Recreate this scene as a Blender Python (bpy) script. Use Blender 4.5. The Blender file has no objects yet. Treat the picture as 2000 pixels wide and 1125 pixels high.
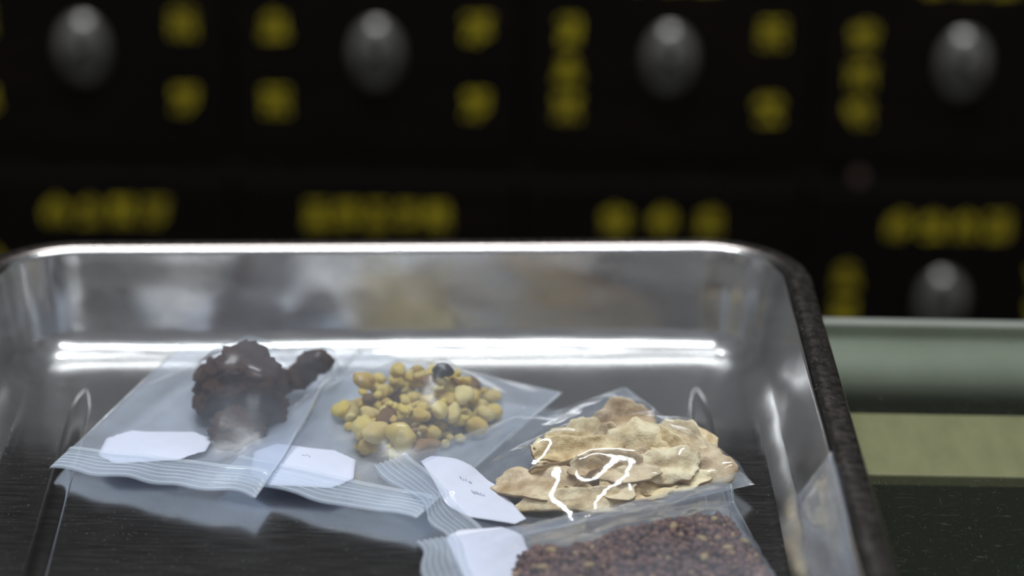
import bpy, bmesh, math, random
import numpy as np
from mathutils import Vector, Matrix, noise as mn

S = bpy.context.scene
C = S.collection
PI = math.pi

# ------------------------------------------------------------------ camera
cd = bpy.data.cameras.new('camera'); cam = bpy.data.objects.new('camera', cd); C.objects.link(cam)
cam.location = (0, 0, .384)
cam.rotation_euler = (Matrix.Rotation(math.radians(90 - 21.9), 3, 'X') @ Matrix.Rotation(math.radians(1.0), 3, 'Z')).to_euler()
cd.sensor_width = 36; cd.lens = 4600 / 2000 * 36
cd.clip_start = .02; cd.clip_end = 50
cd.dof.use_dof = True; cd.dof.focus_distance = .845; cd.dof.aperture_fstop = 4.3
S.camera = cam

# ------------------------------------------------------------------ world, lamps, exposure
S.view_settings.view_transform = 'Standard'
try: S.view_settings.look = 'None'
except Exception: pass
S.view_settings.gamma = 1; S.view_settings.exposure = 0.0; S.view_settings.use_curve_mapping = False
S.cycles.transparent_max_bounces = 40; S.cycles.max_bounces = 14; S.cycles.glossy_bounces = 8
S.cycles.sample_clamp_indirect = 6

w = bpy.data.worlds.new('room_light'); S.world = w; w.use_nodes = True
nt = w.node_tree; N = nt.nodes; K = nt.links
bg = N['Background']
tc = N.new('ShaderNodeTexCoord'); sx = N.new('ShaderNodeSeparateXYZ'); K.new(tc.outputs['Generated'], sx.inputs[0])
rp = N.new('ShaderNodeValToRGB'); K.new(sx.outputs['Z'], rp.inputs[0])
e = rp.color_ramp.elements
e[0].position = 0; e[0].color = (.165, .165, .165, 1)
e[1].position = 1; e[1].color = (.20, .21, .235, 1)
for p, c in ((.08, (.25, .253, .262, 1)), (.35, (.19, .195, .21, 1))):
    x = e.new(p); x.color = c
nz = N.new('ShaderNodeTexNoise'); nz.inputs['Scale'].default_value = 2.6; nz.inputs['Detail'].default_value = 4
K.new(tc.outputs['Generated'], nz.inputs['Vector'])
nr = N.new('ShaderNodeValToRGB'); K.new(nz.outputs['Fac'], nr.inputs[0])
nr.color_ramp.elements[0].position = .35; nr.color_ramp.elements[0].color = (.62, .60, .55, 1)
nr.color_ramp.elements[1].position = .62; nr.color_ramp.elements[1].color = (1.15, 1.15, 1.15, 1)
mx = N.new('ShaderNodeMixRGB'); mx.blend_type = 'MULTIPLY'; mx.inputs[0].default_value = 1
K.new(rp.outputs[0], mx.inputs[1]); K.new(nr.outputs[0], mx.inputs[2]); K.new(mx.outputs[0], bg.inputs[0])
bg.inputs[1].default_value = 1.0

def lamp(name, loc, sx_, sy_, power, col=(.93, .97, 1.0), rot=(0, 0, 0)):
    d = bpy.data.lights.new(name, 'AREA'); d.shape = 'RECTANGLE'; d.size = sx_; d.size_y = sy_; d.energy = power; d.color = col
    o = bpy.data.objects.new(name, d); C.objects.link(o); o.location = loc; o.rotation_euler = rot
    return o
lamp('ceiling_tube_lamp', (-.1, 1.02, 1.95), 1.3, .09, 33)
lamp('ceiling_tube_lamp', (.2, .15, 1.95), 1.3, .07, 10)

# ------------------------------------------------------------------ helpers
def mesh_obj(name, verts, faces, mat=None, parent=None, smooth=True, loc=None):
    me = bpy.data.meshes.new(name); me.from_pydata([tuple(map(float, v)) for v in verts], [], faces); me.update()
    if smooth:
        me.polygons.foreach_set('use_smooth', [True] * len(me.polygons))
    if mat: me.materials.append(mat)
    o = bpy.data.objects.new(name, me); C.objects.link(o)
    if parent: o.parent = parent
    if loc is not None: o.location = loc
    return o

def tag(o, label=None, cat=None, group=None, kind=None):
    if label: o['label'] = label
    if cat: o['category'] = cat
    if group: o['group'] = group
    if kind: o['kind'] = kind
    return o

def empty(name, loc, label, cat, group=None):
    o = bpy.data.objects.new(name, None); o.empty_display_size = .01; C.objects.link(o); o.location = loc
    return tag(o, label, cat, group)

def bm_obj(name, bm, mat=None, parent=None, smooth=False):
    me = bpy.data.meshes.new(name); bm.to_mesh(me); bm.free()
    if smooth: me.polygons.foreach_set('use_smooth', [True] * len(me.polygons))
    if mat: me.materials.append(mat)
    o = bpy.data.objects.new(name, me); C.objects.link(o)
    if parent: o.parent = parent
    return o

def box(bm, x0, x1, y0, y1, z0, z1, bev=0.0):
    r = bmesh.ops.create_cube(bm, size=1)
    bmesh.ops.scale(bm, vec=(x1 - x0, y1 - y0, z1 - z0), verts=r['verts'])
    bmesh.ops.translate(bm, vec=((x0 + x1) / 2, (y0 + y1) / 2, (z0 + z1) / 2), verts=r['verts'])
    if bev:
        ed = list({ed for v in r['verts'] for ed in v.link_edges})
        bmesh.ops.bevel(bm, geom=ed, offset=bev, segments=2, affect='EDGES', profile=.5)

def new_mat(name):
    m = bpy.data.materials.new(name); m.use_nodes = True
    m.node_tree.nodes.clear()
    out = m.node_tree.nodes.new('ShaderNodeOutputMaterial')
    return m, m.node_tree.nodes, m.node_tree.links, out

def principled(name, col, rough=.5, metal=0, spec=.5):
    m, n, l, out = new_mat(name)
    p = n.new('ShaderNodeBsdfPrincipled'); l.new(p.outputs[0], out.inputs[0])
    p.inputs['Base Color'].default_value = (*col, 1); p.inputs['Roughness'].default_value = rough
    p.inputs['Metallic'].default_value = metal; p.inputs['Specular IOR Level'].default_value = spec
    return m, n, l, p

def noise_ramp(n, l, scale, stops, detail=6, vec=None, coord='Object', stretch=None, rough=.6):
    t = n.new('ShaderNodeTexCoord')
    src = t.outputs[coord]
    if stretch:
        mp = n.new('ShaderNodeMapping'); mp.inputs['Scale'].default_value = stretch; l.new(src, mp.inputs[0]); src = mp.outputs[0]
    z = n.new('ShaderNodeTexNoise'); z.inputs['Scale'].default_value = scale; z.inputs['Detail'].default_value = detail
    z.inputs['Roughness'].default_value = rough
    l.new(src, z.inputs['Vector'])
    r = n.new('ShaderNodeValToRGB'); l.new(z.outputs['Fac'], r.inputs[0])
    el = r.color_ramp.elements
    el[0].position, el[0].color = stops[0][0], (*stops[0][1], 1)
    el[1].position, el[1].color = stops[-1][0], (*stops[-1][1], 1)
    for p, c in stops[1:-1]:
        q = el.new(p); q.color = (*c, 1)
    return r, z

def add_bump(n, l, p, height, strength, dist):
    b = n.new('ShaderNodeBump'); b.inputs['Strength'].default_value = strength; b.inputs['Distance'].default_value = dist
    l.new(height, b.inputs['Height']); l.new(b.outputs[0], p.inputs['Normal'])
    return b

# ------------------------------------------------------------------ materials
def steel_mat(name, base, rough, spk, wob=.5):
    m, n, l, p = principled(name, base, rough, 1.0)
    # brushed roughness
    r, z = noise_ramp(n, l, 60, [(.3, (rough * .8,) * 3), (.7, (rough * 1.25,) * 3)], stretch=(1, 12, 1) if wob > .2 else (4, 4, 4))
    l.new(r.outputs[0], p.inputs['Roughness'])
    t = n.new('ShaderNodeTexCoord')
    wv = n.new('ShaderNodeTexNoise'); wv.inputs['Scale'].default_value = 16; wv.inputs['Detail'].default_value = 1.5
    l.new(t.outputs['Object'], wv.inputs['Vector'])
    add_bump(n, l, p, wv.outputs['Fac'], wob, .003)
    # dust and scratches: small dull specks in the finish
    r2, z2 = noise_ramp(n, l, 900, [(spk, (0, 0, 0)), (spk + .06, (1, 1, 1))], detail=2)
    d = n.new('ShaderNodeBsdfDiffuse'); d.inputs[0].default_value = (.35, .31, .24, 1)
    mix = n.new('ShaderNodeMixShader')
    mul = n.new('ShaderNodeMath'); mul.operation = 'MULTIPLY'; mul.inputs[1].default_value = .35
    l.new(r2.outputs[0], mul.inputs[0]); l.new(mul.outputs[0], mix.inputs[0])
    out = [x for x in n if x.type == 'OUTPUT_MATERIAL'][0]
    l.new(p.outputs[0], mix.inputs[1]); l.new(d.outputs[0], mix.inputs[2]); l.new(mix.outputs[0], out.inputs[0])
    return m
M_steel = steel_mat('stainless_steel', (.63, .63, .63), .19, .655)
M_rim = steel_mat('scratched_rim_steel', (.37, .33, .31), .30, .67, .04)
M_rib = steel_mat('stainless_steel_rib', (.66, .66, .66), .16, .72)

M_wood, n, l, p = principled('dark_lacquered_wood', (.006, .0045, .004), .42, 0, .18)
r, z = noise_ramp(n, l, 14, [(.3, (.004, .0032, .003)), (.7, (.010, .0065, .005))], stretch=(1, 1, 9)); l.new(r.outputs[0], p.inputs['Base Color'])
M_rail, n, l, p = principled('rail_wood_with_sheen', (.016, .013, .011), .38, 0, .3)
r, z = noise_ramp(n, l, 9, [(.3, (.018, .015, .013)), (.7, (.036, .030, .026))], stretch=(9, 1, 1)); l.new(r.outputs[0], p.inputs['Base Color'])  # rail coloured lighter than the drawers, its satin sheen painted in
M_paint, n, l, p = principled('yellow_paint', (.62, .49, .03), .6, 0, .2)
r, z = noise_ramp(n, l, 25, [(.3, (.42, .33, .03)), (.7, (.78, .64, .03))], coord='Object'); l.new(r.outputs[0], p.inputs['Base Color'])
M_nickel, n, l, p = principled('satin_nickel', (.60, .58, .54), .30, .85)
r, z = noise_ramp(n, l, 60, [(.3, (.36, .35, .32)), (.7, (.46, .45, .42))]); l.new(r.outputs[0], p.inputs['Base Color'])
M_ring, *_ = principled('dark_iron', (.06, .055, .05), .5, .7)
M_spot, *_ = principled('dull_copper', (.26, .17, .14), .45, .3)

def film_mat(name, haze, streak, gloss=.06, tint=(.80, .87, 1.0), rib=False):
    m, n, l, out = new_mat(name)
    tr = n.new('ShaderNodeBsdfTransparent'); tr.inputs[0].default_value = (.965, .975, .985, 1)
    df = n.new('ShaderNodeBsdfDiffuse'); df.inputs[0].default_value = (*tint, 1)
    tl = n.new('ShaderNodeBsdfTranslucent'); tl.inputs[0].default_value = (*tint, 1)
    md = n.new('ShaderNodeMixShader'); md.inputs[0].default_value = .35
    l.new(df.outputs[0], md.inputs[1]); l.new(tl.outputs[0], md.inputs[2])
    r, z = noise_ramp(n, l, 28, [(.30, (max(haze - streak, .01),) * 3), (.72, (haze + streak,) * 3)], detail=3)
    m1 = n.new('ShaderNodeMixShader'); l.new(r.outputs[0], m1.inputs[0]); l.new(tr.outputs[0], m1.inputs[1]); l.new(md.outputs[0], m1.inputs[2])
    gl = n.new('ShaderNodeBsdfGlossy'); gl.inputs['Roughness'].default_value = gloss; gl.inputs[0].default_value = (1, 1, 1, 1)
    lw = n.new('ShaderNodeLayerWeight'); lw.inputs[0].default_value = .5
    pw = n.new('ShaderNodeMath'); pw.operation = 'POWER'; pw.inputs[1].default_value = 4.0; l.new(lw.outputs['Facing'], pw.inputs[0])
    ma = n.new('ShaderNodeMath'); ma.operation = 'MULTIPLY_ADD'; ma.inputs[1].default_value = .55; ma.inputs[2].default_value = .055 if gloss < .1 else .018
    l.new(pw.outputs[0], ma.inputs[0])
    m2 = n.new('ShaderNodeMixShader'); l.new(ma.outputs[0], m2.inputs[0]); l.new(m1.outputs[0], m2.inputs[1]); l.new(gl.outputs[0], m2.inputs[2])
    l.new(m2.outputs[0], out.inputs[0])
    t = n.new('ShaderNodeTexCoord'); wz = n.new('ShaderNodeTexNoise'); wz.inputs['Scale'].default_value = 120; wz.inputs['Detail'].default_value = 2
    l.new(t.outputs['Object'], wz.inputs['Vector'])
    b = n.new('ShaderNodeBump'); b.inputs['Strength'].default_value = .25; b.inputs['Distance'].default_value = .0006
    l.new(wz.outputs['Fac'], b.inputs['Height']); l.new(b.outputs[0], gl.inputs['Normal'])
    return m
M_film_hazy = (film_mat('hazy_polythene_front', .13, .07, .24), film_mat('hazy_polythene_back', .34, .08, .14))
M_film_clear = (film_mat('clear_polythene_front', .04, .035), film_mat('clear_polythene_back', .17, .06))
M_zip = (film_mat('milky_zip_polythene', .27, .06, .12, (.82, .9, 1.0)), film_mat('milky_zip_ridge_polythene', .46, .08, .12, (.86, .93, 1.0)))

M_seam_glint = film_mat('sealed_edge_highlight', .42, .08, .12, (.86, .93, 1.0))  # milkier sealed border, with the bright edge highlight put into its colour
M_paper, n, l, p = principled('white_label_paper', (.86, .87, .93), .85, 0, .1)
r, z = noise_ramp(n, l, 200, [(.3, (.72, .735, .85)), (.7, (.76, .775, .87))]); l.new(r.outputs[0], p.inputs['Base Color'])
M_ink, *_ = principled('grey_pencil_ink', (.42, .42, .52), .8)

M_resin, n, l, p = principled('dark_brown_resin', (.06, .03, .02), .75, 0, .2)
r, z = noise_ramp(n, l, 190, [(.36, (.028, .015, .012)), (.48, (.11, .052, .040)), (.56, (.22, .105, .065)), (.66, (.55, .26, .11))], detail=7); l.new(r.outputs[0], p.inputs['Base Color'])
add_bump(n, l, p, z.outputs['Fac'], .9, .003)

def rand_mat(name, stops, rough, spec, sss, nscale, mottle, bump):
    m, n, l, p = principled(name, (1, 1, 1), rough, 0, spec)
    oi = n.new('ShaderNodeObjectInfo'); r = n.new('ShaderNodeValToRGB'); l.new(oi.outputs['Random'], r.inputs[0])
    el = r.color_ramp.elements; el[0].position, el[0].color = stops[0][0], (*stops[0][1], 1); el[1].position, el[1].color = stops[-1][0], (*stops[-1][1], 1)
    for q, c in stops[1:-1]:
        x = el.new(q); x.color = (*c, 1)
    r2, z = noise_ramp(n, l, nscale, [(.3, mottle), (.62, (1, 1, 1))], detail=5)
    mx = n.new('ShaderNodeMixRGB'); mx.blend_type = 'MULTIPLY'; mx.inputs[0].default_value = 1
    l.new(r.outputs[0], mx.inputs[1]); l.new(r2.outputs[0], mx.inputs[2]); l.new(mx.outputs[0], p.inputs['Base Color'])
    if sss:
        p.inputs['Subsurface Weight'].default_value = sss; p.inputs['Subsurface Radius'].default_value = (.004, .0025, .0008); p.inputs['Subsurface Scale'].default_value = 1
    add_bump(n, l, p, z.outputs['Fac'], bump, .002)
    return m
M_nug = rand_mat('amber_gum', [(0, (.82, .66, .18)), (.35, (.88, .76, .28)), (.7, (.66, .48, .13)), (1, (.92, .83, .44))], .38, .5, .3, 220, (.70, .55, .34), .4)
M_nug_brown = rand_mat('brown_gum', [(0, (.20, .11, .05)), (1, (.36, .21, .08))], .45, .5, .1, 220, (.6, .5, .4), .4)
M_nug_dark, *_ = principled('black_gum', (.018, .014, .014), .35)
M_root = rand_mat('dried_root', [(0, (.92, .76, .46)), (.35, (.97, .86, .58)), (.72, (.70, .55, .37)), (1, (.97, .87, .60))], .9, .1, 0, 130, (.52, .41, .29), 1.0)
M_skin, *_ = principled('root_skin', (.30, .20, .11), .9, 0, .1)
M_seed, n, l, p = principled('pale_seed', (.5, .38, .16), .6)
r, z = noise_ramp(n, l, 300, [(.3, (.26, .18, .08)), (.7, (.46, .34, .16))]); l.new(r.outputs[0], p.inputs['Base Color'])
M_gran, n, l, p = principled('dark_red_granules', (.06, .025, .02), .6, 0, .3)
g = n.new('ShaderNodeNewGeometry'); r = n.new('ShaderNodeValToRGB'); l.new(g.outputs['Random Per Island'], r.inputs[0])
el = r.color_ramp.elements; el[0].color = (.07, .036, .032, 1); el[1].color = (.40, .27, .15, 1); x = el.new(.6); x.color = (.165, .082, .066, 1); x = el.new(.93); x.color = (.24, .125, .09, 1)
l.new(r.outputs[0], p.inputs['Base Color'])

# ------------------------------------------------------------------ setting: floor, far wall side
bm = bmesh.new(); box(bm, -2.2, 2.2, -1.4, 2.4, -1.0, -.95)
tag(bm_obj('floor', bm, principled('shop_floor_tiles', (.10, .10, .10), .5)[0]), kind='structure')
bm = bmesh.new(); box(bm, -2.2, 2.2, 2.2, 2.3, -.95, 1.9)
tag(bm_obj('wall_back', bm, principled('dim_back_wall', (.05, .045, .04), .8)[0]), kind='structure')

# ------------------------------------------------------------------ display counter under the tray
M_ledge, n, l, p = principled('grey_green_ledge', (.50, .55, .47), .55)
r, z = noise_ramp(n, l, 30, [(.3, (.27, .285, .245)), (.7, (.32, .335, .295))]); l.new(r.outputs[0], p.inputs['Base Color'])
M_bar, n, l, p = principled('olive_cream_bar', (.42, .43, .22), .6)
r, z = noise_ramp(n, l, 120, [(.3, (.27, .245, .135)), (.7, (.34, .31, .175))], stretch=(1, .3, 1)); l.new(r.outputs[0], p.inputs['Base Color'])
M_case, *_ = principled('dark_green_case', (.012, .02, .014), .6)
m, n, l, out = new_mat('green_scratched_glass'); M_glass = m
tr = n.new('ShaderNodeBsdfTransparent'); tr.inputs[0].default_value = (.93, .95, .92, 1)
gl = n.new('ShaderNodeBsdfGlossy'); gl.inputs['Roughness'].default_value = .06
df = n.new('ShaderNodeBsdfDiffuse'); df.inputs[0].default_value = (.55, .60, .45, 1)
fr = n.new('ShaderNodeLayerWeight'); fr.inputs[0].default_value = .5
pw = n.new('ShaderNodeMath'); pw.operation = 'POWER'; pw.inputs[1].default_value = 4.5; l.new(fr.outputs['Facing'], pw.inputs[0])
ma = n.new('ShaderNodeMath'); ma.operation = 'MULTIPLY_ADD'; ma.inputs[1].default_value = .7; ma.inputs[2].default_value = .03; l.new(pw.outputs[0], ma.inputs[0])
m1 = n.new('ShaderNodeMixShader'); l.new(ma.outputs[0], m1.inputs[0]); l.new(tr.outputs[0], m1.inputs[1]); l.new(gl.outputs[0], m1.inputs[2])
ra, za = noise_ramp(n, l, 120, [(.66, (.0,) * 3), (.74, (.35,) * 3)], detail=3, stretch=(1, 14, 1))
rb, zb = noise_ramp(n, l, 120, [(.68, (.0,) * 3), (.76, (.35,) * 3)], detail=3, stretch=(14, 1.5, 1))
rc, zc = noise_ramp(n, l, 1100, [(.74, (.0,) * 3), (.80, (.6,) * 3)], detail=1)
a1 = n.new('ShaderNodeMath'); a1.operation = 'MAXIMUM'; l.new(ra.outputs[0], a1.inputs[0]); l.new(rb.outputs[0], a1.inputs[1])
a2 = n.new('ShaderNodeMath'); a2.operation = 'MAXIMUM'; l.new(a1.outputs[0], a2.inputs[0]); l.new(rc.outputs[0], a2.inputs[1])
a3 = n.new('ShaderNodeMath'); a3.operation = 'MULTIPLY_ADD'; a3.inputs[1].default_value = .35; a3.inputs[2].default_value = .012; l.new(a2.outputs[0], a3.inputs[0])
m2 = n.new('ShaderNodeMixShader'); l.new(a3.outputs[0], m2.inputs[0]); l.new(m1.outputs[0], m2.inputs[1]); l.new(df.outputs[0], m2.inputs[2]); l.new(m2.outputs[0], out.inputs[0])

CT = -.0026                      # counter glass top
counter = empty('display_counter', (0, .5, -.95), 'glass topped display counter with olive bar under the scratched glass, beneath the tray', 'counter')
def cpart(name, bm, mat, smooth=False):
    o = bm_obj(name, bm, mat, None, smooth); o.parent = counter; o.matrix_parent_inverse = Matrix.Translation((0, -.5, .95)); return o
bm = bmesh.new(); box(bm, -.9, .9, .12, .929, CT - .006, CT, .0008); cpart('glass_top', bm, M_glass)
bm = bmesh.new(); box(bm, -.89, .89, .798, .853, CT - .0122, CT - .0072, .0008); cpart('support_bar', bm, M_bar)
# rounded ledge under the far end of the glass
prof = []
Rl = .014
for k in range(17):
    a = k / 16 * PI / 2
    prof.append((.926 - .010 - Rl * math.sin(a) , CT - .0085 - Rl * (1 - math.cos(a)) * .95))
prof = [(.9285, CT - .0068)] + [(a, b + .0017) for a, b in prof] + [(prof[-1][0], CT - .024), (.9285, CT - .024)]
vs = [(xx, y, z) for xx in (-.89, .89) for y, z in prof]; k_ = len(prof)
fs = [(i, (i + 1) % k_, k_ + (i + 1) % k_, k_ + i) for i in range(k_)] + [tuple(range(k_))[::-1], tuple(range(k_, 2 * k_))]
bm = bmesh.new(); box(bm, -.9, .9, .9292, .935, CT - .045, CT - .0002, .0012); cpart('end_trim', bm, M_ledge)
o = mesh_obj('rounded_ledge', vs, fs, M_ledge, None); o.parent = counter; o.matrix_parent_inverse = Matrix.Translation((0, -.5, .95))
bm = bmesh.new()
box(bm, -.89, .89, .14, .16, -.95, CT - .0065); box(bm, -.89, .89, .908, .926, -.95, CT - .0245)
box(bm, -.89, -.87, .16, .91, -.95, CT - .0225); box(bm, .87, .89, .16, .91, -.95, CT - .0225)
box(bm, -.87, .87, .16, .91, -.30, -.29)
cpart('case_body', bm, M_case)

# ------------------------------------------------------------------ medicine cabinet with painted drawers
YC = 1.75
cab = empty('medicine_cabinet', (0, YC, -.95), 'dark wooden medicine cabinet of many drawers with yellow painted names, behind the counter', 'cabinet')
PCAB = Matrix.Translation((0, -YC, .95)); ID = Matrix.Identity(4)
def kpart(o, parent, inv): o.parent = parent; o.matrix_parent_inverse = inv; return o
COLS = [-.332 + .2248 * k for k in range(-1, 5)]
ROWT = [-.2262, -.0292, .1678]           # tops of the drawer rows, lowest first
DH, DW = .177, .2215
x0, x1 = COLS[0] - .125, COLS[-1] + .125
bm = bmesh.new(); box(bm, x0, x1, YC + .004, YC + .40, -.95, 1.15); 
kpart(bm_obj('carcass', bm, M_wood), cab, PCAB)
for zt in ROWT + [ROWT[0] - .197]:
    bm = bmesh.new(); box(bm, x0, x1, YC - .002, YC + .004, zt + .0005, zt + .0195, .0008)
    kpart(bm_obj('rail', bm, M_rail), cab, PCAB)
bm = bmesh.new(); box(bm, x0, x1, YC - .010, YC + .004, ROWT[2] + .0205, 1.15, .002)
for k in range(3): box(bm, x0 + .03 + k * (x1 - x0 - .03) / 3, x0 + (k + 1) * (x1 - x0 - .03) / 3, YC - .018, YC - .011, ROWT[2] + .06, 1.10, .003)
kpart(bm_obj('upper_panel', bm, M_wood), cab, PCAB)
bm = bmesh.new(); box(bm, x0, x1, YC - .004, YC + .004, -.95, ROWT[0] - .198, .001)
kpart(bm_obj('lower_panel', bm, M_wood), cab, PCAB)

rng = random.Random(5)
def glyph(bm, cx, cz, s, y):
    """one brush-written character: a few level, upright and slanted strokes"""
    h = s / 2
    def stroke(xa, za, xb, zb, t):
        d = Vector((xb - xa, 0, zb - za)); L = d.length or 1e-6; nrm = Vector((-d.z, 0, d.x)) / L * t / 2
        pts = [Vector((xa, 0, za)) + nrm, Vector((xa, 0, za)) - nrm, Vector((xb, 0, zb)) - nrm * .7, Vector((xb, 0, zb)) + nrm * .7]
        vs = [bm.verts.new((cx + q.x, y - .0004, cz + q.z)) for q in pts] + [bm.verts.new((cx + q.x, y, cz + q.z)) for q in pts]
        for f in ((0, 1, 2, 3), (4, 7, 6, 5), (0, 4, 5, 1), (1, 5, 6, 2), (2, 6, 7, 3), (3, 7, 4, 0)): bm.faces.new([vs[i] for i in f])
    t = s * .17
    lv = sorted(rng.sample([-.8, -.35, .1, .5, .85], 3))
    for q in lv:
        a = rng.uniform(.6, 1.0); stroke(-h * a, h * q - h * .04, h * a, h * q + h * .06, t)
    stroke(h * rng.uniform(-.15, .15), h, h * rng.uniform(-.1, .1), -h, t)
    if rng.random() < .6: stroke(-h * .1, h * .1, -h * .85, -h * .9, t)
    if rng.random() < .6: stroke(h * .1, h * .1, h * .9, -h * .9, t)
    else: stroke(h * .55, h * .8, h * .6, -h * .2, t)

# number of characters painted (left column, right column, top line) as far as the photograph shows them
NAMES = {(1, 1): (2, 2, 3), (1, 2): (2, 2, 3), (1, 3): (3, 2, 3), (1, 4): (3, 2, 3), (0, 1): (2, 2, 4), (0, 2): (3, 2, 5), (0, 3): (2, 3, 3), (0, 4): (3, 3, 4)}
TOPW = {(0, 1): .0258, (0, 2): .0235, (0, 3): .037, (0, 4): .0258}
def ellipsoid_plate(parent, cx, cz, y, inv, tilt):
    vs, fs = [], []; nr_, na = 7, 36
    for i in range(nr_ + 1):
        q = i / nr_ * PI / 2; rr = math.sin(q); d = math.cos(q)
        for j in range(na):
            a = 2 * PI * j / na
            vs.append((cx + .0185 * rr * math.cos(a), y - .0095 * d ** .8 - .0006, cz + .0255 * rr * math.sin(a) + tilt * d * .007))
    for j in range(na): vs.append((cx + .0195 * math.cos(2 * PI * j / na), y, cz + .0265 * math.sin(2 * PI * j / na)))
    for i in range(nr_ + 1):
        for j in range(na):
            fs.append((i * na + j, i * na + (j + 1) % na, (i + 1) * na + (j + 1) % na, (i + 1) * na + j))
    fs.append(tuple(range(na)))
    o = mesh_obj('pull_plate', vs, [f[::-1] for f in fs], M_nickel)
    return kpart(o, parent, inv)
for ri, zt in enumerate(ROWT):
    for ci, cx in enumerate(COLS):
        yf = YC - .012
        bm = bmesh.new(); box(bm, cx - DW / 2, cx + DW / 2, yf, YC + .003, zt - DH, zt, .0018)
        d = bm_obj('drawer', bm, M_wood); kpart(d, cab, PCAB)
        nl, nrt, ntp = NAMES.get((ri, ci), (rng.choice((2, 3)), rng.choice((2, 3)), rng.choice((3, 4, 4, 5))))
        hz = zt - .0945
        ellipsoid_plate(d, cx, hz, yf, ID, 1.0)
        # hanging ring with its post
        bm = bmesh.new()
        vs = []
        for i in range(28):
            a = 2 * PI * i / 28; ring = []
            for j in range(8):
                b = 2 * PI * j / 8; rr = .0088 + .0013 * math.cos(b)
                ring.append(bm.verts.new((cx + rr * math.cos(a), yf - .0105 + .0013 * math.sin(b), hz - .0075 + rr * math.sin(a))))
            vs.append(ring)
        for i in range(28):
            for j in range(8): bm.faces.new((vs[i][j], vs[i][(j + 1) % 8], vs[(i + 1) % 28][(j + 1) % 8], vs[(i + 1) % 28][j]))
        bmesh.ops.create_uvsphere(bm, u_segments=12, v_segments=8, radius=.003, matrix=Matrix.Translation((cx, yf - .0095, hz + .002)))
        kpart(bm_obj('pull_ring', bm, M_ring, None, True), d, ID)
        for side, cnt in ((-1, nl), (1, nrt)):
            for q in range(cnt):
                gap = .0605 if cnt == 2 else .0305
                bm = bmesh.new(); glyph(bm, cx + side * .0775, zt - .0735 - q * gap, .0200, yf - .0002)
                kpart(bm_obj('painted_character', bm, M_paint), d, ID)
        sp = TOPW.get((ri, ci), .026)
        for q in range(ntp):
            bm = bmesh.new(); glyph(bm, cx + (q - (ntp - 1) / 2) * sp + (.012 if (ri, ci) == (0, 1) else 0), zt - .0295, .0200, yf - .0002)
            kpart(bm_obj('painted_character', bm, M_paint), d, ID)
for sx_, sz_, sr in ((.2700, -.2215, .006),):
    bm = bmesh.new(); bmesh.ops.create_uvsphere(bm, u_segments=16, v_segments=10, radius=sr)
    bmesh.ops.scale(bm, vec=(1, .5, 1.2), verts=bm.verts); bmesh.ops.translate(bm, vec=(sx_, YC - .0035, sz_ + .002), verts=bm.verts)
    kpart(bm_obj('rail_spot', bm, M_spot, None, True), cab, PCAB)  # small flattened copper-coloured spot on the rail

# ------------------------------------------------------------------ steel tray
CC = [(.0775, .870), (-.1720, .8545), (-.1570, .575), (.0765, .575)]     # corner centres, far right first, counter-clockwise
def wave(x, y, z, a):
    """the pressed sheet is a little uneven along the foot of its walls"""
    f = max(0, min(1, z / .003)) * max(0, min(1, (.037 - z) / .012))
    w_ = f * (.0017 * mn.noise(Vector((x * 13, y * 13, z * 9 + 2))) + .0006 * mn.noise(Vector((x * 40, y * 40, z * 30))))
    return (x + w_ * math.cos(a), y + w_ * math.sin(a), z)
def loop(rho, z, seg=14):
    pts = []
    n_ = len(CC)
    for i in range(n_):
        c = Vector(CC[i]); pv = Vector(CC[i - 1]); nx_ = Vector(CC[(i + 1) % n_])
        d0 = (c - pv).normalized(); d1 = (nx_ - c).normalized()
        a0 = math.atan2(-d0.x, d0.y); a1 = math.atan2(-d1.x, d1.y)
        a0 = math.atan2(d0.x * 0 - d0.x, d0.y)  # outward normal is the edge direction turned clockwise
        n0 = math.atan2(-d0.x, d0.y); n1 = math.atan2(-d1.x, d1.y)
        while n1 < n0: n1 += 2 * PI
        for k in range(seg + 1):
            a = n0 + (n1 - n0) * k / seg
            pts.append(wave(c.x + rho * math.cos(a), c.y + rho * math.sin(a), z, a))
        # points along the straight side so that the sheet can wave a little
        nxt = nx_; a = n1
        for k in range(1, 64):
            q = k / 64; pts.append(wave(c.x + (nxt.x - c.x) * q + rho * math.cos(a), c.y + (nxt.y - c.y) * q + rho * math.sin(a), z, a))
    return pts
prof = [(.0005, 0), (.006, 0), (.0125, 0)]
fr_ = .0108; tilt = math.radians(10)
for k in range(0, 17):
    a = (PI / 2 - tilt) * k / 16
    prof.append((.0145 + fr_ * math.sin(a), fr_ * (1 - math.cos(a))))
xw, zw = prof[-1]
for k in range(1, 6): prof.append((xw + (.0298 - xw) * k / 6, zw + (.0393 - zw) * k / 6))
for k in range(0, 8):
    a = k / 7 * (PI / 2 - tilt); prof.append((.0298 + .0024 * (1 - math.cos(a)), .0393 + .0024 * math.sin(a)))
prof += [(.0325, .0414), (.0318, .0402), (.0310, .0400), (xw + .0012, zw), (.0165, -.0012), (.010, -.0025), (.0005, -.0025)]
RIM = [(.0322, .0431), (.0328, .0437), (.0345, .0439), (.0365, .0438), (.0382, .0434)]
for k in range(1, 9):
    a = k / 8 * PI; RIM.append((.0388 + .0026 * math.sin(a), .0408 + .0026 * math.cos(a)))
RIM += [(.0365, .0382), (.0335, .0412), (.0323, .0428), (.0322, .0431)]
RIM = [(a, b - .0014) for a, b in RIM]
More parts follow.
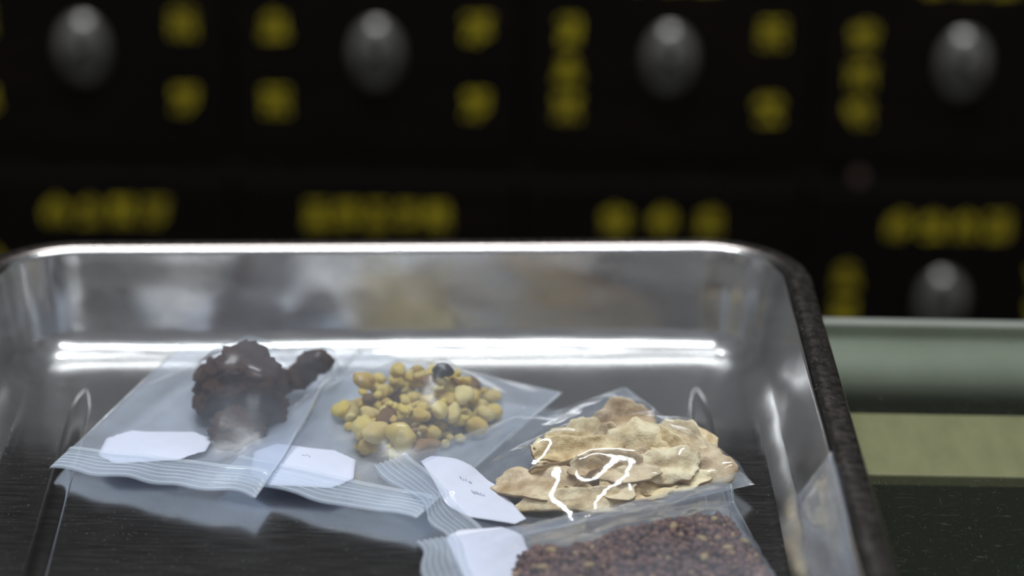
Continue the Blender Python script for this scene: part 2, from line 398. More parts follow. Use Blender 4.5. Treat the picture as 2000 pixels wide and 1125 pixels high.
def sheet(name, prof, mat, parent, cap0, cap1):
    rings = [loop(a, b) for a, b in prof]; nn = len(rings[0])
    vs = [q for r_ in rings for q in r_]; fs = []
    for i in range(len(rings) - 1):
        for j in range(nn): fs.append((i * nn + j, i * nn + (j + 1) % nn, (i + 1) * nn + (j + 1) % nn, (i + 1) * nn + j))
    if cap0: fs.append(tuple(range(nn)))
    if cap1: fs.append(tuple(range((len(rings) - 1) * nn, len(rings) * nn))[::-1])
    o = mesh_obj(name, vs, fs, mat, parent)
    bm = bmesh.new(); bm.from_mesh(o.data); bmesh.ops.recalc_face_normals(bm, faces=bm.faces); bm.to_mesh(o.data); bm.free()
    o.data.polygons.foreach_set('use_smooth', [True] * len(o.data.polygons))
    o.modifiers.new('edge', 'EDGE_SPLIT').split_angle = math.radians(40)
    return o
tray = sheet('steel_tray', prof, M_steel, None, True, True)
tag(tray, 'shiny rectangular stainless steel tray with rounded corners standing on the glass counter', 'tray')
sheet('rolled_rim', RIM, M_rim, tray, False, False)

def rib(xa, ya, xb, yb):
    vs, fs = [], []; nl = 40; na = 10
    A = Vector((xa, ya, 0)); B = Vector((xb, yb, 0)); d = (B - A); L = d.length; d.normalize(); s = Vector((-d.y, d.x, 0))
    for i in range(nl + 1):
        q = i / nl; e_ = min(q, 1 - q) * L
        tp = min(1, e_ / .028); tp = math.sin(tp * PI / 2) ** .7 if tp > 0 else 0.02
        for j in range(na + 1):
            a = PI * j / na
            p_ = A + d * (q * L) + s * (.0042 * math.cos(a) * max(tp, .05)); vs.append((p_.x, p_.y, .00005 + .0012 * math.sin(a) * tp))
    for i in range(nl):
        for j in range(na): fs.append((i * (na + 1) + j, i * (na + 1) + j + 1, (i + 1) * (na + 1) + j + 1, (i + 1) * (na + 1) + j))
    o = mesh_obj('floor_rib', vs, fs, M_rib, tray)
rib(.0735, .853, .0765, .600); rib(-.1665, .8415, -.1520, .600)

# ------------------------------------------------------------------ height maps in millimetres for laying things down
GX, GY = -220, 560                       # grid origin, mm
GW, GH = 380, 340
hmap = np.zeros((GW, GH))                # top of everything laid in the tray so far
def stamp(hm, pts):
    ix = np.clip((pts[:, 0] * 1000 - GX).astype(int), 0, GW - 1); iy = np.clip((pts[:, 1] * 1000 - GY).astype(int), 0, GH - 1)
    np.maximum.at(hm, (ix, iy), pts[:, 2] * 1000)
def dilate(hm, k=1):
    out = hm.copy()
    for _ in range(k):
        q = out.copy()
        for ax in (0, 1):
            for sh in (1, -1): q = np.maximum(q, np.roll(out, sh, ax))
        out = q
    return out
def sample(hm, X, Y):
    fx = np.clip(X * 1000 - GX - .5, 0, GW - 2.001); fy = np.clip(Y * 1000 - GY - .5, 0, GH - 2.001)
    i = fx.astype(int); j = fy.astype(int); a = fx - i; b = fy - j
    return ((hm[i, j] * (1 - a) + hm[i + 1, j] * a) * (1 - b) + (hm[i, j + 1] * (1 - a) + hm[i + 1, j + 1] * a) * b) / 1000
def world_pts(o):
    me = o.data; a = np.empty(len(me.vertices) * 3); me.vertices.foreach_get('co', a); a = a.reshape(-1, 3)
    mw = np.array(Matrix.LocRotScale(o.location, o.rotation_euler, o.scale))
    return a @ mw[:3, :3].T + mw[:3, 3]

# ------------------------------------------------------------------ bags
class Bag:
    NU, NV = 96, 72
    def __init__(self, corners, seed, mouth=.15, wavy=.0022, lift=True, puff=.0010, cap=.05):
        self.c = [Vector((a / 1000, b / 1000, z / 1000)) for a, b, z in corners]
        self.seed = seed; self.mouth = mouth; self.puff = puff
        u = np.linspace(0, 1, self.NU + 1)[:, None]; v = np.linspace(0, 1, self.NV + 1)[None, :]
        self.u = np.broadcast_to(u, (self.NU + 1, self.NV + 1)); self.v = np.broadcast_to(v, (self.NU + 1, self.NV + 1))
        c = self.c
        P = sum(np.multiply.outer(w_, np.array(cc)) for w_, cc in (((1 - u) * (1 - v), c[0]), ((1 - u) * v, c[1]), (u * v, c[2]), (u * (1 - v), c[3])))
        ed = np.array([[mn.noise(Vector((q * 5, seed, .3))) for q in np.linspace(0, 1, self.NV + 1)]])
        ul = (np.array(c[3]) - np.array(c[0])); ul /= np.linalg.norm(ul)
        P = P + ((1 - self.u) ** 10 * ed * wavy)[..., None] * ul * 2
        sag = np.array([[mn.noise(Vector((a * 2.3 + seed, b * 2.3, 7.1))) for b in v[0]] for a in u[:, 0]])
        P[..., 2] += sag * .0007 * (1 - self.u)
        low = np.minimum(sample(dilate(hmap, 2), P[..., 0], P[..., 1]), cap) if lift else 0
        for _ in range(6):
            if lift:
                q = np.pad(low, 1, mode='edge'); low = np.maximum(low, (q[2:, 1:-1] + q[:-2, 1:-1] + q[1:-1, 2:] + q[1:-1, :-2]) / 4)
        P[..., 2] = np.maximum(np.maximum(P[..., 2], low + .0006), .0005)
        self.P = P
        # the middle of the bag sinks to the tray where nothing lies under it
        mid = (np.minimum(1, np.minimum(self.v, 1 - self.v) * 5) * np.clip((self.u - mouth) * 4, 0, 1) * np.clip((1 - self.u) * 6, 0, 1)) ** .7
        floor_ = np.maximum(low + .0006, .0005) if lift else .0005
        self.B = P[..., 2] * (1 - mid) + np.maximum(floor_, .0005) * mid
    def base_at(self, x, y):
        d = (self.P[..., 0] - x) ** 2 + (self.P[..., 1] - y) ** 2
        i = np.unravel_index(np.argmin(d), d.shape); return self.B[i]
    def close(self, root, content_map, film, zipm, wr=1.0):
        X, Y, B = self.P[..., 0], self.P[..., 1], self.B
        cmap = dilate(content_map, 3)
        for _ in range(5): cmap = (cmap * 2 + sum(np.roll(cmap, sh, ax) for ax in (0, 1) for sh in (1, -1))) / 6
        cmap = np.maximum(cmap, content_map)
        low = np.where(sample(cmap, X, Y) > .0004, sample(cmap, X, Y) + .0006, 0)
        edge = np.minimum(np.minimum(self.v, 1 - self.v) * 1.0, np.minimum(self.u - 0, 1 - self.u) * 1.4)
        env = np.clip(edge * 9, 0, 1) * np.clip((self.u - self.mouth) * 10, 0, 1)
        lowb = B + .0004 + self.puff * env
        low = np.maximum(low, lowb)
        pin = np.zeros_like(B, bool); pin[0, :] = pin[-1, :] = pin[:, 0] = pin[:, -1] = True
        pin |= (self.u < self.mouth)
        T = np.maximum(low, B + .0006)
        T[pin] = (B + np.where(self.u < self.mouth, .0007, 0) * np.clip(edge * 40, 0, 1))[pin]
        pinned = T[pin].copy()
        for _ in range(500):
            q = np.pad(T, 1, mode='edge')
            T = np.maximum((q[2:, 1:-1] + q[:-2, 1:-1] + q[1:-1, 2:] + q[1:-1, :-2]) / 4, low); T[pin] = pinned
        # wrinkles in the film
        W = np.zeros_like(T)
        for i in range(T.shape[0]):
            for j in range(T.shape[1]):
                a, b = i / self.NU, j / self.NV
                n1 = mn.noise(Vector((a * 7 + b * 2.5 + self.seed, b * 2.2, self.seed * 1.7)))
                n2 = mn.noise(Vector((a * 2.0 - b * 5 + self.seed * 3, b * 6 + a * 4, 2.2)))
                W[i, j] = (1 - abs(n1) * 2.2) * .0011 + n2 * .0010
        T = T + np.maximum(W, -.0002) * env * wr
        for _ in range(2):
            q = np.pad(T, 1, mode='edge'); T2 = (q[2:, 1:-1] + q[:-2, 1:-1] + q[1:-1, 2:] + q[1:-1, :-2] + 2 * q[1:-1, 1:-1]) / 6
            T = np.where(pin, T, T2)
        T = np.maximum(T, B + .0002 * np.clip(edge * 50, 0, 1))
        self.T = T
        nu, nv = self.NU + 1, self.NV + 1
        o0 = np.array(root.location)
        top = np.stack([X, Y, T], -1).reshape(-1, 3) - o0; bot = np.stack([X, Y, B], -1).reshape(-1, 3) - o0
        vs = np.concatenate([top, bot]); m_ = nu * nv; fs = []
        for i in range(nu - 1):
            for j in range(nv - 1):
                a, b, c_, d = i * nv + j, (i + 1) * nv + j, (i + 1) * nv + j + 1, i * nv + j + 1
                fs.append((a, d, c_, b)); fs.append((m_ + a, m_ + b, m_ + c_, m_ + d))
        f = mesh_obj('film', vs, fs, film[0], root); f.data.materials.append(film[1])
        f.data.materials.append(M_seam_glint)
        f.data.polygons.foreach_set('material_index', [2 if (j in (0, nv - 2) or i == nu - 2) and k == 0 else k for i in range(nu - 1) for j in range(nv - 1) for k in (0, 1)])
        bm = bmesh.new(); bm.from_mesh(f.data); bmesh.ops.remove_doubles(bm, verts=bm.verts, dist=.00003); bm.to_mesh(f.data); bm.free()
        stamp(hmap, np.stack([X, Y, T], -1).reshape(-1, 3))
        # ribbed zip band across the mouth
        R_ = 56; vs, fs = [], []
        for i in range(R_ + 1):
            uu = i / R_ * self.mouth * .97 + .002
            for j in range(nv):
                k = uu * self.NU; a = int(k); t = k - a
                p_ = self.P[a, j] * (1 - t) + self.P[a + 1, j] * t; h = T[a, j] * (1 - t) + T[a + 1, j] * t
                q = i / R_
                rr = .0007 * max(0, math.sin(q * 2 * PI * 7)) if q < .74 else .0012 * math.sin((q - .74) / .26 * PI)
                rr *= 1 if 0 < j < nv - 1 else .2
                vs.append((p_[0] - o0[0], p_[1] - o0[1], h + .00025 + rr - o0[2]))
        for i in range(R_):
            for j in range(nv - 1): fs.append((i * nv + j, i * nv + j + 1, (i + 1) * nv + j + 1, (i + 1) * nv + j))
        z_ = mesh_obj('zip_seal', vs, fs, zipm[0], root); z_.data.materials.append(zipm[1])
        z_.data.polygons.foreach_set('material_index', [1 if (math.sin(i / R_ * 2 * PI * 7) > .1 if i / R_ < .74 else .80 < i / R_ < .93) else 0 for i in range(R_) for j in range(nv - 1)])
    def paper_z(self, x, y, t):
        d = (self.P[..., 0] - x) ** 2 + (self.P[..., 1] - y) ** 2
        i = np.unravel_index(np.argmin(d), d.shape); return self.B[i] + min(.0022, (self.T[i] - self.B[i]) * t)
    def between(self, x, y, t):
        d = (self.P[..., 0] - x) ** 2 + (self.P[..., 1] - y) ** 2
        i = np.unravel_index(np.argmin(d), d.shape); return self.B[i] * (1 - t) + self.T[i] * t
    def label(self, root, a0, a1, b0, b1, t=.62, cham=.24, strokes=()):
        c = (Vector(a0) + Vector(a1) + Vector(b0) + Vector(b1)) / 4000
        ax = (Vector(a1) - Vector(a0)) / 2000; bx = (Vector(b1) - Vector(b0)); bx = bx / 2000
        n_ = 24; vs, fs, keep = [], [], {}
        o0 = Vector(root.location)
        lb = bx.length / ax.length
        def inside(s, q): return abs(s) + abs(q) * lb <= 1 + lb - 2 * cham * lb + 1e-6
        def hgt(x, y): return sum(self.paper_z(x + dx, y + dy, t) for dx in (-.004, 0, .004) for dy in (-.004, 0, .004)) / 9
        for i in range(n_ + 1):
            for j in range(n_ + 1):
                s, q = i / n_ * 2 - 1, j / n_ * 2 - 1
                # squeeze the sheet's grid into the cut-corner outline
                lim = 1 + lb - 2 * cham * lb; ex = abs(s) + abs(q) * lb
                if ex > lim: k = (ex - lim) / 2; s -= math.copysign(k, s); q -= math.copysign(k / lb, q)
                x = c.x + ax.x * s + bx.x * q; y = c.y + ax.y * s + bx.y * q
                vs.append((x - o0.x, y - o0.y, hgt(x, y) - o0.z))
        nn_ = n_ + 1
        for i in range(n_):
            for j in range(n_): fs.append((i * nn_ + j, (i + 1) * nn_ + j, (i + 1) * nn_ + j + 1, i * nn_ + j + 1))
        lab = mesh_obj('paper_label', vs, fs, M_paper, root)
        sd = lab.modifiers.new('thick', 'SOLIDIFY'); sd.thickness = .00015
        if strokes:
            bm = bmesh.new()
            for (s0, q0, s1, q1) in strokes:
                P_ = []
                for s, q in ((s0, q0), (s1, q1)):
                    x = c.x + ax.x * s + bx.x * q; y = c.y + ax.y * s + bx.y * q; P_.append(Vector((x - o0.x, y - o0.y, hgt(x, y) - o0.z + .0003)))
                d = (P_[1] - P_[0]); d.z = 0; nrm = Vector((-d.y, d.x, 0)).normalized() * .00016
                qs = [bm.verts.new(P_[0] + nrm), bm.verts.new(P_[0] - nrm), bm.verts.new(P_[1] - nrm), bm.verts.new(P_[1] + nrm)]; bm.faces.new(qs)
            bm_obj('handwriting', bm, M_ink, lab)

def blob(name, seed, sub=3, amp=.28, freq=1.6, lobes=0, mat=None):
    """a knobbly lump about one unit in radius"""
    rg = random.Random(seed); bm = bmesh.new(); bmesh.ops.create_icosphere(bm, subdivisions=sub, radius=1)
    L = [(Vector((rg.gauss(0, 1), rg.gauss(0, 1), rg.gauss(0, .6))).normalized(), rg.uniform(.25, .6)) for _ in range(lobes)]
    for v_ in bm.verts:
        d = v_.co.normalized(); q = 1 + amp * mn.noise(d * freq + Vector((seed * 3.1, 0, 0))) + amp * .5 * mn.noise(d * freq * 2.6 + Vector((0, seed * 1.3, 0)))
        if sub > 3: q += amp * .35 * mn.noise(d * freq * 6 + Vector((0, 0, seed))) + amp * .2 * mn.noise(d * freq * 13)
        for c, a in L: q += a * max(0, d.dot(c) - .55) / .45
        v_.co = d * q
    me = bpy.data.meshes.new(name); bm.to_mesh(me); bm.free(); me.polygons.foreach_set('use_smooth', [True] * len(me.polygons))
    if mat: me.materials.append(mat)
    return me
def place(name, me, loc, scale, rot=(0, 0, 0)):
    o = bpy.data.objects.new(name, me); C.objects.link(o); o.location = loc; o.scale = scale; o.rotation_euler = rot
    return o

# ---- bag 2: yellow gum resin, lies under the edge of the brown resin bag
root2 = empty('resealable_bag', (-.044, .797, .0005), 'clear zip bag filled with yellow gum nuggets, in the middle of the tray', 'bag', 'zip bags of herbs lying in the tray')
bag2 = Bag([(-105.2, 757.1, 4), (-32.2, 725.1, 5), (20.6, 837.0, 4), (-58.8, 868.5, 7)], 2.3, .15)
cm = np.zeros((GW, GH))
POLY = [(-64.7, 817.6), (-58.0, 832), (-42.0, 846), (-30.0, 851), (-18.4, 841), (-5.3, 833), (-4.1, 822.5), (-12.5, 801), (-20, 795.0), (-28.0, 784), (-40.0, 776), (-56.6, 786), (-62.6, 801.7)]
def in_poly(x, y, P):
    r_ = False; j = len(P) - 1
    for i in range(len(P)):
        if (P[i][1] > y) != (P[j][1] > y) and x < (P[j][0] - P[i][0]) * (y - P[i][1]) / (P[j][1] - P[i][1]) + P[i][0]: r_ = not r_
        j = i
    return r_
nugs = [blob('gum_nugget', 20 + k, 3, .24, 1.4, (k % 4), M_nug) for k in range(12)]
nugb = [blob('gum_nugget', 50 + k, 3, .30, 1.6, 2, M_nug_brown) for k in range(3)]
rg = random.Random(11)
NL = 'small pale yellow or amber gum nugget heaped in the zip bag in mid tray'
def drop(x, y, r, hm, base, sink=.55):
    """height at which a lump of radius r comes to rest on the heap, mm map in metres"""
    best = base + r * .85
    for a in range(8):
        for q in (0, .55):
            h = sample(hm, np.array([x + r * q * math.cos(a * PI / 4)]), np.array([y + r * q * math.sin(a * PI / 4)]))[0]
            best = max(best, h + r * sink)
    return best
def put_nugget(x, y, r, me, label, group=None, mat=None):
    z = drop(x, y, r, cm, bag2.base_at(x, y) + .0003)
    o = place('gum_nugget', me, (x, y, z), (r * rg.uniform(.85, 1.25), r * rg.uniform(.8, 1.1), r * rg.uniform(.7, .95)), (rg.uniform(-.5, .5), rg.uniform(-.5, .5), rg.uniform(0, 6.3)))
    tag(o, label, 'gum nugget', group)
    stamp(cm, world_pts(o))
    if mat: o.material_slots[0].link = 'OBJECT'; o.material_slots[0].material = mat
    return o
cnt = 0
tries = 0
placed = []
while cnt < 195 and tries < 14000:
    tries += 1
    x, y = rg.uniform(-68, 0), rg.uniform(772, 854)
    if not in_poly(x, y, POLY): continue
    r = rg.choice((1.5, 1.9, 2.2, 2.6, 3.2, 3.9)) if cnt < 100 else rg.choice((1.5, 2.1, 2.8, 3.5))
    if cnt >= 100 and not in_poly(x + (x + 33) * .35, y + (y - 812) * .35, POLY): continue
    lim = .74 if cnt < 100 else .66
    if any((x - a) ** 2 + (y - b) ** 2 < (lim * (r + c_)) ** 2 for a, b, c_, ly in placed if (ly == 0) == (cnt < 100)): continue
    brown = rg.random() < (.13 if cnt < 100 else .08)
    me = rg.choice(nugb) if brown else rg.choice(nugs)
    if brown: put_nugget(x / 1000, y / 1000, r / 1000, me, 'small brown gum nugget heaped among the yellow ones in the zip bag', 'brown gum nuggets')
    else: put_nugget(x / 1000, y / 1000, r / 1000, me, NL, 'yellow gum nuggets')
    placed.append((x, y, r, 0 if cnt < 100 else 1)); cnt += 1
put_nugget(-.0260, .8110, .0034, nugs[1], 'blackish gum nugget on top of the yellow heap in the zip bag', None, M_nug_dark)
put_nugget(-.0486, .7835, .0050, nugs[0], 'largest smooth pale yellow gum nugget at the near edge of the yellow heap')
put_nugget(-.0393, .7785, .0052, nugs[7], 'pale ridged gum nugget beside the largest smooth one at the heap front')
put_nugget(-.0310, .7800, .0045, nugb[1], 'knobbly tan gum nugget at the nearest corner of the yellow heap')
put_nugget(-.0540, .7900, .0046, nugs[4], 'large cloudy yellow gum nugget behind the largest smooth one in the yellow heap')
bag2.close(root2, cm, M_film_hazy, M_zip)
bag2.label(root2, (-93.5, 767.9), (-56.1, 764.0), (-74.6, 784.5), (-73.5, 751.0), .6, .24, [(-.05, -.5, .0, -.48), (.02, -.48, .05, -.55), (.08, -.5, .11, -.42)])

# ---- bag 1: dark brown resin lumps
root1 = empty('resealable_bag', (-.111, .808, .0005), 'clear zip bag holding dark brown resin lumps, beside the yellow gum bag', 'bag', 'zip bags of herbs lying in the tray')
bag1 = Bag([(-166.0, 762.9, 4), (-88.3, 736.9, 7), (-59.7, 871.0, 5), (-132.6, 867.5, 8)], 5.1, .15)
cm = np.zeros((GW, GH))
LUMPS = [(-111.0, 840, 8.0, 'dark resin lump at the heap end nearest the far tray wall'),
         (-95.0, 829, 8.8, 'dark resin lump of the large heap facing the small pair'),
         (-109.0, 819, 9.5, 'dark brown resin lump at the left side of the large brown heap'),
         (-99.5, 791, 7.5, 'dark resin lump at the heap tip beside the paper label'),
         (-92.0, 808, 8.2, 'dark brown resin lump at the right flank of the large brown heap'),
         (-101.0, 807, 10.5, 'biggest crumbly dark brown resin lump in the middle of the brown heap'),
         (-84.0, 836, 5.8, 'small dark resin lump apart from the heap, the one nearer to it of the pair'),
         (-76.3, 837.0, 5.2, 'small dark resin lump apart from the heap, the outer one of the pair')]
for k, (x, y, r, lb) in enumerate(LUMPS):
    me = blob('resin_lump', 80 + k, 5, .42, 1.5, 3, M_resin)
    z = drop(x / 1000, y / 1000, r / 1000, cm, bag1.base_at(x / 1000, y / 1000) + .0004, .25)
    o = place('resin_lump', me, (x / 1000, y / 1000, z), (r / 1000, r / 1000, r * .80 / 1000), (0, 0, k * 1.3)); tag(o, lb, 'resin lump', 'dark resin lumps')
    stamp(cm, world_pts(o))
bag1.close(root1, cm, M_film_hazy, M_zip)
bag1.label(root1, (-148.8, 779.8), (-110.1, 783.1), (-130.1, 796.4), (-131.2, 765.2), .6, .26)

# ---- bag 3: dried root slices
root3 = empty('resealable_bag', (.02, .768, .0005), 'clear zip bag holding cream dried root slices, its corner near the tray side', 'bag', 'zip bags of herbs lying in the tray')
bag3 = Bag([(-48.0, 761.4, 5), (-16, 708, 3), (88.4, 758.1, 5), (44.9, 843.4, 4)], 8.7, .12, puff=.0016, cap=.0075)
cm = np.zeros((GW, GH))
def slice_mesh(seed, a, b, th, bend, ruf):
    """a thin dried slice: ragged outline, cupped and curled"""
    rg_ = random.Random(seed); nr_, na = 10, 64; vs, fs = [], []
    ph = [rg_.uniform(0, 6.28) for _ in range(6)]
    def rim(t): return 1 + .13 * math.sin(2 * t + ph[0]) + .10 * math.sin(3 * t + ph[1]) + .05 * math.sin(5 * t + ph[2]) + .03 * math.sin(9 * t + ph[3]) + .02 * math.sin(17 * t + ph[4]) + .07 * mn.noise(Vector((math.cos(t) * 4, math.sin(t) * 4, seed))) * (1.6 if math.sin(t + ph[4]) > .2 else .4)
    for side in (1, -1):
        for i in range(nr_ + 1):
            q = i / nr_
            for j in range(na):
                t = 2 * PI * j / na; rr = rim(t) * q
                x = a * rr * math.cos(t); y = b * rr * math.sin(t)
                z = bend * (y / b) ** 2 * b + bend * .5 * (x / a) ** 2 * a * math.sin(ph[5]) + ruf * b * mn.noise(Vector((x / a * 1.8 + seed, y / b * 1.8, .5)))
                z += .0008 * mn.noise(Vector((x * 260, y * 350, seed)))
                z += side * th / 2 * (1 - q ** 5 * .55)
                vs.append((x, y, z))
    o = (nr_ + 1) * na
    for i in range(nr_):
        for j in range(na):
            A, B_, C_, D = i * na + j, i * na + (j + 1) % na, (i + 1) * na + (j + 1) % na, (i + 1) * na + j
            fs.append((A, D, C_, B_)); fs.append((o + A, o + B_, o + C_, o + D))
    for j in range(na): A, B_ = nr_ * na + j, nr_ * na + (j + 1) % na; fs.append((A, o + A, o + B_, B_))
    me = bpy.data.meshes.new('root_slice'); me.from_pydata(vs, [], fs); me.update(); me.polygons.foreach_set('use_smooth', [True] * len(me.polygons)); me.materials.append(M_root); me.materials.append(M_skin)
    me.polygons.foreach_set('material_index', [1 if k >= 2 * nr_ * na else 0 for k in range(len(me.polygons))])
    return me
R = math.radians
# x, y, z in mm; half length, half width, turn, tilt about the long axis, tilt along it, cup, label
SL = [
 (66.5, 757.5, 3.5, 13.5, 7, 20, 8, 0, .2, 'cream root slice flat under the big round one, at the bag corner'),
 (30.0, 741.0, 4.5, 24, 5.5, 8, 38, 0, .25, 'long narrow root slice standing on edge along the near side of its bag'),
 (14.5, 778.5, 5.0, 9, 7, 60, 12, 6, .2, 'small brownish root slice at the far left edge of the root heap'),
 (24.5, 788.5, 6.5, 12, 8, 20, 28, 0, .3, 'greyish root slice behind the curled pale one, under the film crease'),
 (42.0, 801.5, 8.5, 12, 9, 5, 46, 0, .3, 'pale root slice topmost at the far tip of the root heap'),
 (61.5, 789.0, 5.0, 17, 10, -35, 24, 4, .2, 'broad grey brown root slice along the far side of the root heap'),
 (43.5, 794.0, 6.0, 12, 7, 0, -20, 0, .3, 'dark shaded root slice just below the topmost pale one'),
 (37.5, 776.0, 9.0, 12, 7, -35, 34, 0, .35, 'folded tan root slice in the centre of the root heap'),
 (22.5, 761.0, 7.5, 14, 9, 15, -24, 0, .45, 'hollow brownish root slice beneath the curled pale one'),
 (10.5, 750.0, 7.0, 18, 9.5, -28, 22, -6, .3, 'long pale root slice with a knobbed tip, nearest the paper label'),
 (25.5, 751.5, 8.5, 10, 7, 40, -20, 0, .3, 'small grey root slice between the long pale one and the heap'),
 (28.5, 748.5, 4.5, 10, 6, -10, 15, 0, .2, 'small root slice low in front of the heap'),
 (36.0, 747.5, 8.5, 11, 7, -15, 24, 0, .3, 'yellowish root slice low in the middle of the near side'),
 (46.0, 748.5, 7.5, 14, 7, 15, 22, 0, .25, 'root slice on the near side, second from the bag corner'),
 (57.0, 752.0, 7.0, 14, 6, 15, 18, 0, .25, 'slim root slice just in front of the bright pale square one'),
 (48.5, 771.0, 11.5, 14.5, 11, -15, 24, 0, .25, 'large round tan root slice in the middle of the heap'),
 (66.5, 762.0, 9.5, 13.5, 10.5, -40, 22, 4, .2, 'big round greyish root slice at the heap end nearest the tray side'),
 (47.5, 762.5, 10.5, 7, 5, 30, 30, 0, .3, 'small dark brown root slice in the gap at the heap centre'),
 (57.5, 771.5, 13.5, 14, 4.5, -55, 40, 0, .4, 'narrow pale strip-like root slice lying across the far side'),
 (55.5, 756.0, 12.0, 12.5, 8.5, 10, 26, 0, .2, 'bright pale squarish root slice on top, beside the big round one'),
 (37.0, 752.0, 13.0, 15, 6.5, 5, 44, 0, .5, 'curled folded root slice on top in the near middle of the heap'),
 (24.5, 765.0, 14.0, 16, 6, 22, 38, 4, .35, 'bright pale curled root slice on top at the left of the root heap'),
]
for k, (x, y, z, a, b, rz, rx, ry, cup, lb) in enumerate(SL):
    me = slice_mesh(300 + k, a / 1000, b / 1000, .0024, cup, .26)
    o = place('root_slice', me, (x / 1000, y / 1000, z / 1000), (1, 1, 1))
    o.rotation_euler = (Matrix.Rotation(R(rz), 3, 'Z') @ Matrix.Rotation(R(rx), 3, 'X') @ Matrix.Rotation(R(ry), 3, 'Y')).to_euler()
    wp = world_pts(o); mnz = wp[:, 2].min() - (bag3.base_at(x / 1000, y / 1000) + .0004)
    if mnz < 0: o.location.z -= mnz; wp[:, 2] -= mnz
    tag(o, lb, 'root slice', 'dried root slices'); stamp(cm, wp)
bag3.close(root3, cm, M_film_clear, M_zip, 1.1)
bag3.label(root3, (-20.0, 765.5), (-5.5, 727.5), (-27.0, 752.5), (1.5, 743.5), .62, .22,
           [(-.42, -.12, -.36, -.10), (-.40, -.04, -.34, -.06), (-.44, .04, -.37, .02), (-.41, .10, -.36, .12), (-.43, .17, -.37, .16),
            (-.10, .02, .02, .03), (-.09, .09, .03, .07), (-.11, .15, .01, .17), (-.03, .02, -.04, .18), (-.10, .24, .02, .22), (-.06, .29, .01, .30)])

# ---- bag 4: dark red granules
root4 = empty('resealable_bag', (.035, .695, .0005), 'clear zip bag of dark reddish brown granules, the nearest bag in the tray', 'bag', 'zip bags of herbs lying in the tray')
bag4 = Bag([(-31.6, 703.7, 8), (-13.9, 634.8, 6), (91.5, 679.0, 2), (79.5, 757.5, 2)], 12.9, .13, puff=.0016, cap=.006)
cm = np.zeros((GW, GH))
HEAP = [(0, 690), (2.3, 703), (9, 709), (18, 706.5), (26, 712), (38, 722), (55, 729), (78, 735), (84, 712), (92, 682), (72, 668), (20, 655), (4, 665)]
def edge_dist(x, y, P):
    b = 1e9
    for i in range(len(P)):
        a_, c_ = Vector(P[i - 1]), Vector(P[i]); q = Vector((x, y)); d = c_ - a_
        t = max(0, min(1, (q - a_).dot(d) / d.length_squared)); b = min(b, (q - a_ - d * t).length)
    return b
def heap_h(x, y):
    d = edge_dist(x, y, HEAP); h = 11.0 * (1 - math.exp(-d / 6.5)) + 2.2 * mn.noise(Vector((x * .07, y * .07, 3)))
    return max(.8, h)
ico = bmesh.new(); bmesh.ops.create_icosphere(ico, subdivisions=1, radius=1); iv = np.array([v_.co[:] for v_ in ico.verts]); ifc = [[v_.index for v_ in f.verts] for f in ico.faces]; ico.free()
rg = random.Random(4); V_, F_ = [], []
for layer in range(3):
    y = 654.0
    while y < 738:
        x = -2.0
        while x < 96:
            px, py = x + rg.uniform(-1, 1), y + rg.uniform(-1, 1)
            if in_poly(px, py, HEAP):
                h = heap_h(px, py) - layer * 2.1
                if h > .6:
                    r = rg.uniform(1.0, 1.75)
                    jit = np.array([[1 + rg.uniform(-.22, .22)] for _ in range(len(iv))])
                    sc = np.array([r * rg.uniform(.85, 1.35), r * rg.uniform(.8, 1.2), r * rg.uniform(.8, 1.1)])
                    q = np.array(Matrix.Rotation(rg.uniform(0, 6.3), 3, 'Z') @ Matrix.Rotation(rg.uniform(-.8, .8), 3, 'X'))
                    p_ = (iv * jit * sc) @ q.T + np.array([px, py, max(h + rg.uniform(-.5, .9), r) + .6]); o_ = len(V_)
                    V_.extend(p_ / 1000); F_.extend([[i + o_ for i in f] for f in ifc])
            x += 2.15
        y += 2.05
gr = mesh_obj('granule_heap', [tuple(np.array(v_) - np.array((.045, .695, 0))) for v_ in V_], F_, M_gran, None, True, (.045, .695, 0))
tag(gr, 'heap of dark reddish brown granules filling the nearest zip bag', 'granules', None, 'stuff')
stamp(cm, np.array(V_))
sm = [blob('pale_seed', 400 + k, 2, .15, 1.2, 0, M_seed) for k in range(3)]
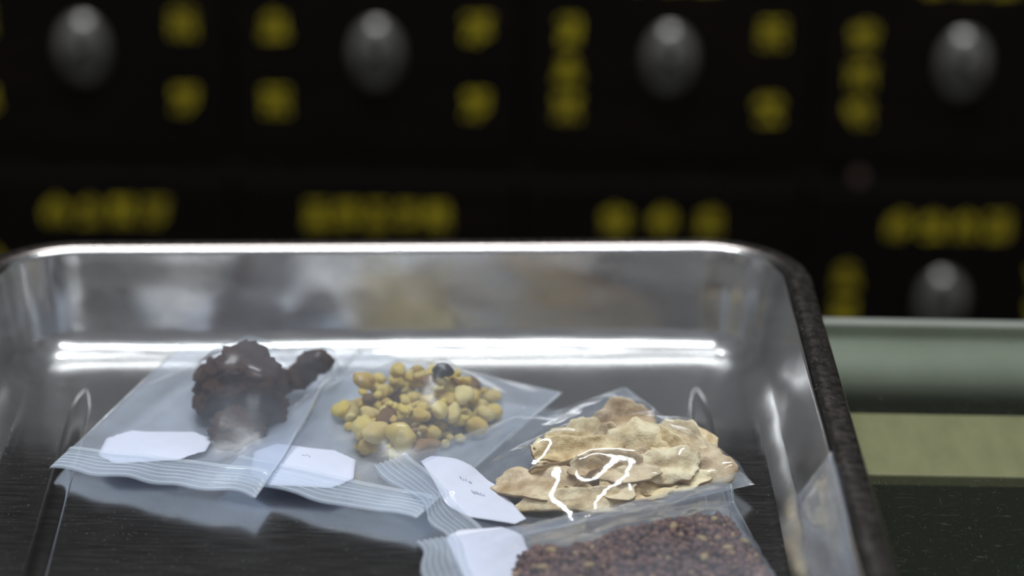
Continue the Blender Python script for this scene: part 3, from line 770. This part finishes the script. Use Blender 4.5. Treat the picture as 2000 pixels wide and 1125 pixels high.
SEED = [(11.7, 684), (56.1, 709.5), (80.4, 711), (73.3, 697), (65.0, 688.6), (65.3, 703.4), (26.8, 682.3), (70.7, 720), (14.5, 694)]
for k, (x, y) in enumerate(SEED):
    h = sample(dilate(cm, 1), np.array([x / 1000]), np.array([y / 1000]))[0]
    o = place('pale_seed', sm[k % 3], (x / 1000, y / 1000, h - .0002), (.0022, .0014, .0012), (0, .15, k * 1.1))
    tag(o, 'pale tan seed lying among the dark red granules of the nearest bag', 'seed', 'pale seeds among the granules'); stamp(cm, world_pts(o))
bag4.close(root4, cm, (film_mat('creased_polythene_front', .11, .06), M_film_clear[1]), M_zip, 1.2)
bag4.label(root4, (-8.5, 716.0), (4.0, 668.0), (-17.0, 690.3), (9.0, 696.9), .6, .22)

# ---- bag 5: an empty clear bag leaning against the side of the tray
root5 = empty('resealable_bag', (.104, .69, .006), 'empty clear bag leaning up the side wall of the tray by the rim', 'bag', 'zip bags of herbs lying in the tray')
A5, B5 = Vector((.1015, .7215, .0195)), Vector((.1085, .690, .0455))
vs, fs = [], []; nu, nv = 50, 24
for side in (0, 1):
    for i in range(nu + 1):
        for j in range(nv + 1):
            a, b = i / nu, j / nv
            edge_ = min(a, b, 1 - b, 1) ; x = .0985 + .0085 * b + .0006 * mn.noise(Vector((a * 5, b * 2, 1)))
            yy = .722 - .017 * b - .105 * a; z = .0185 + .026 * b - .008 * a
            x += (-.0018 - .0012 * mn.noise(Vector((a * 3, b * 3, 4)))) * min(1, edge_ * 8) * (1 if side == 0 else 0)
            vs.append((x - .104, yy - .69, z - .006))
for side in (0, 1):
    o_ = side * (nu + 1) * (nv + 1)
    for i in range(nu):
        for j in range(nv): A = o_ + i * (nv + 1) + j; fs.append((A, A + 1, A + nv + 2, A + nv + 1))
f5 = mesh_obj('film', vs, fs, M_film_clear[1], root5)
bm = bmesh.new(); bm.from_mesh(f5.data); bmesh.ops.remove_doubles(bm, verts=bm.verts, dist=.00003); bm.to_mesh(f5.data); bm.free()
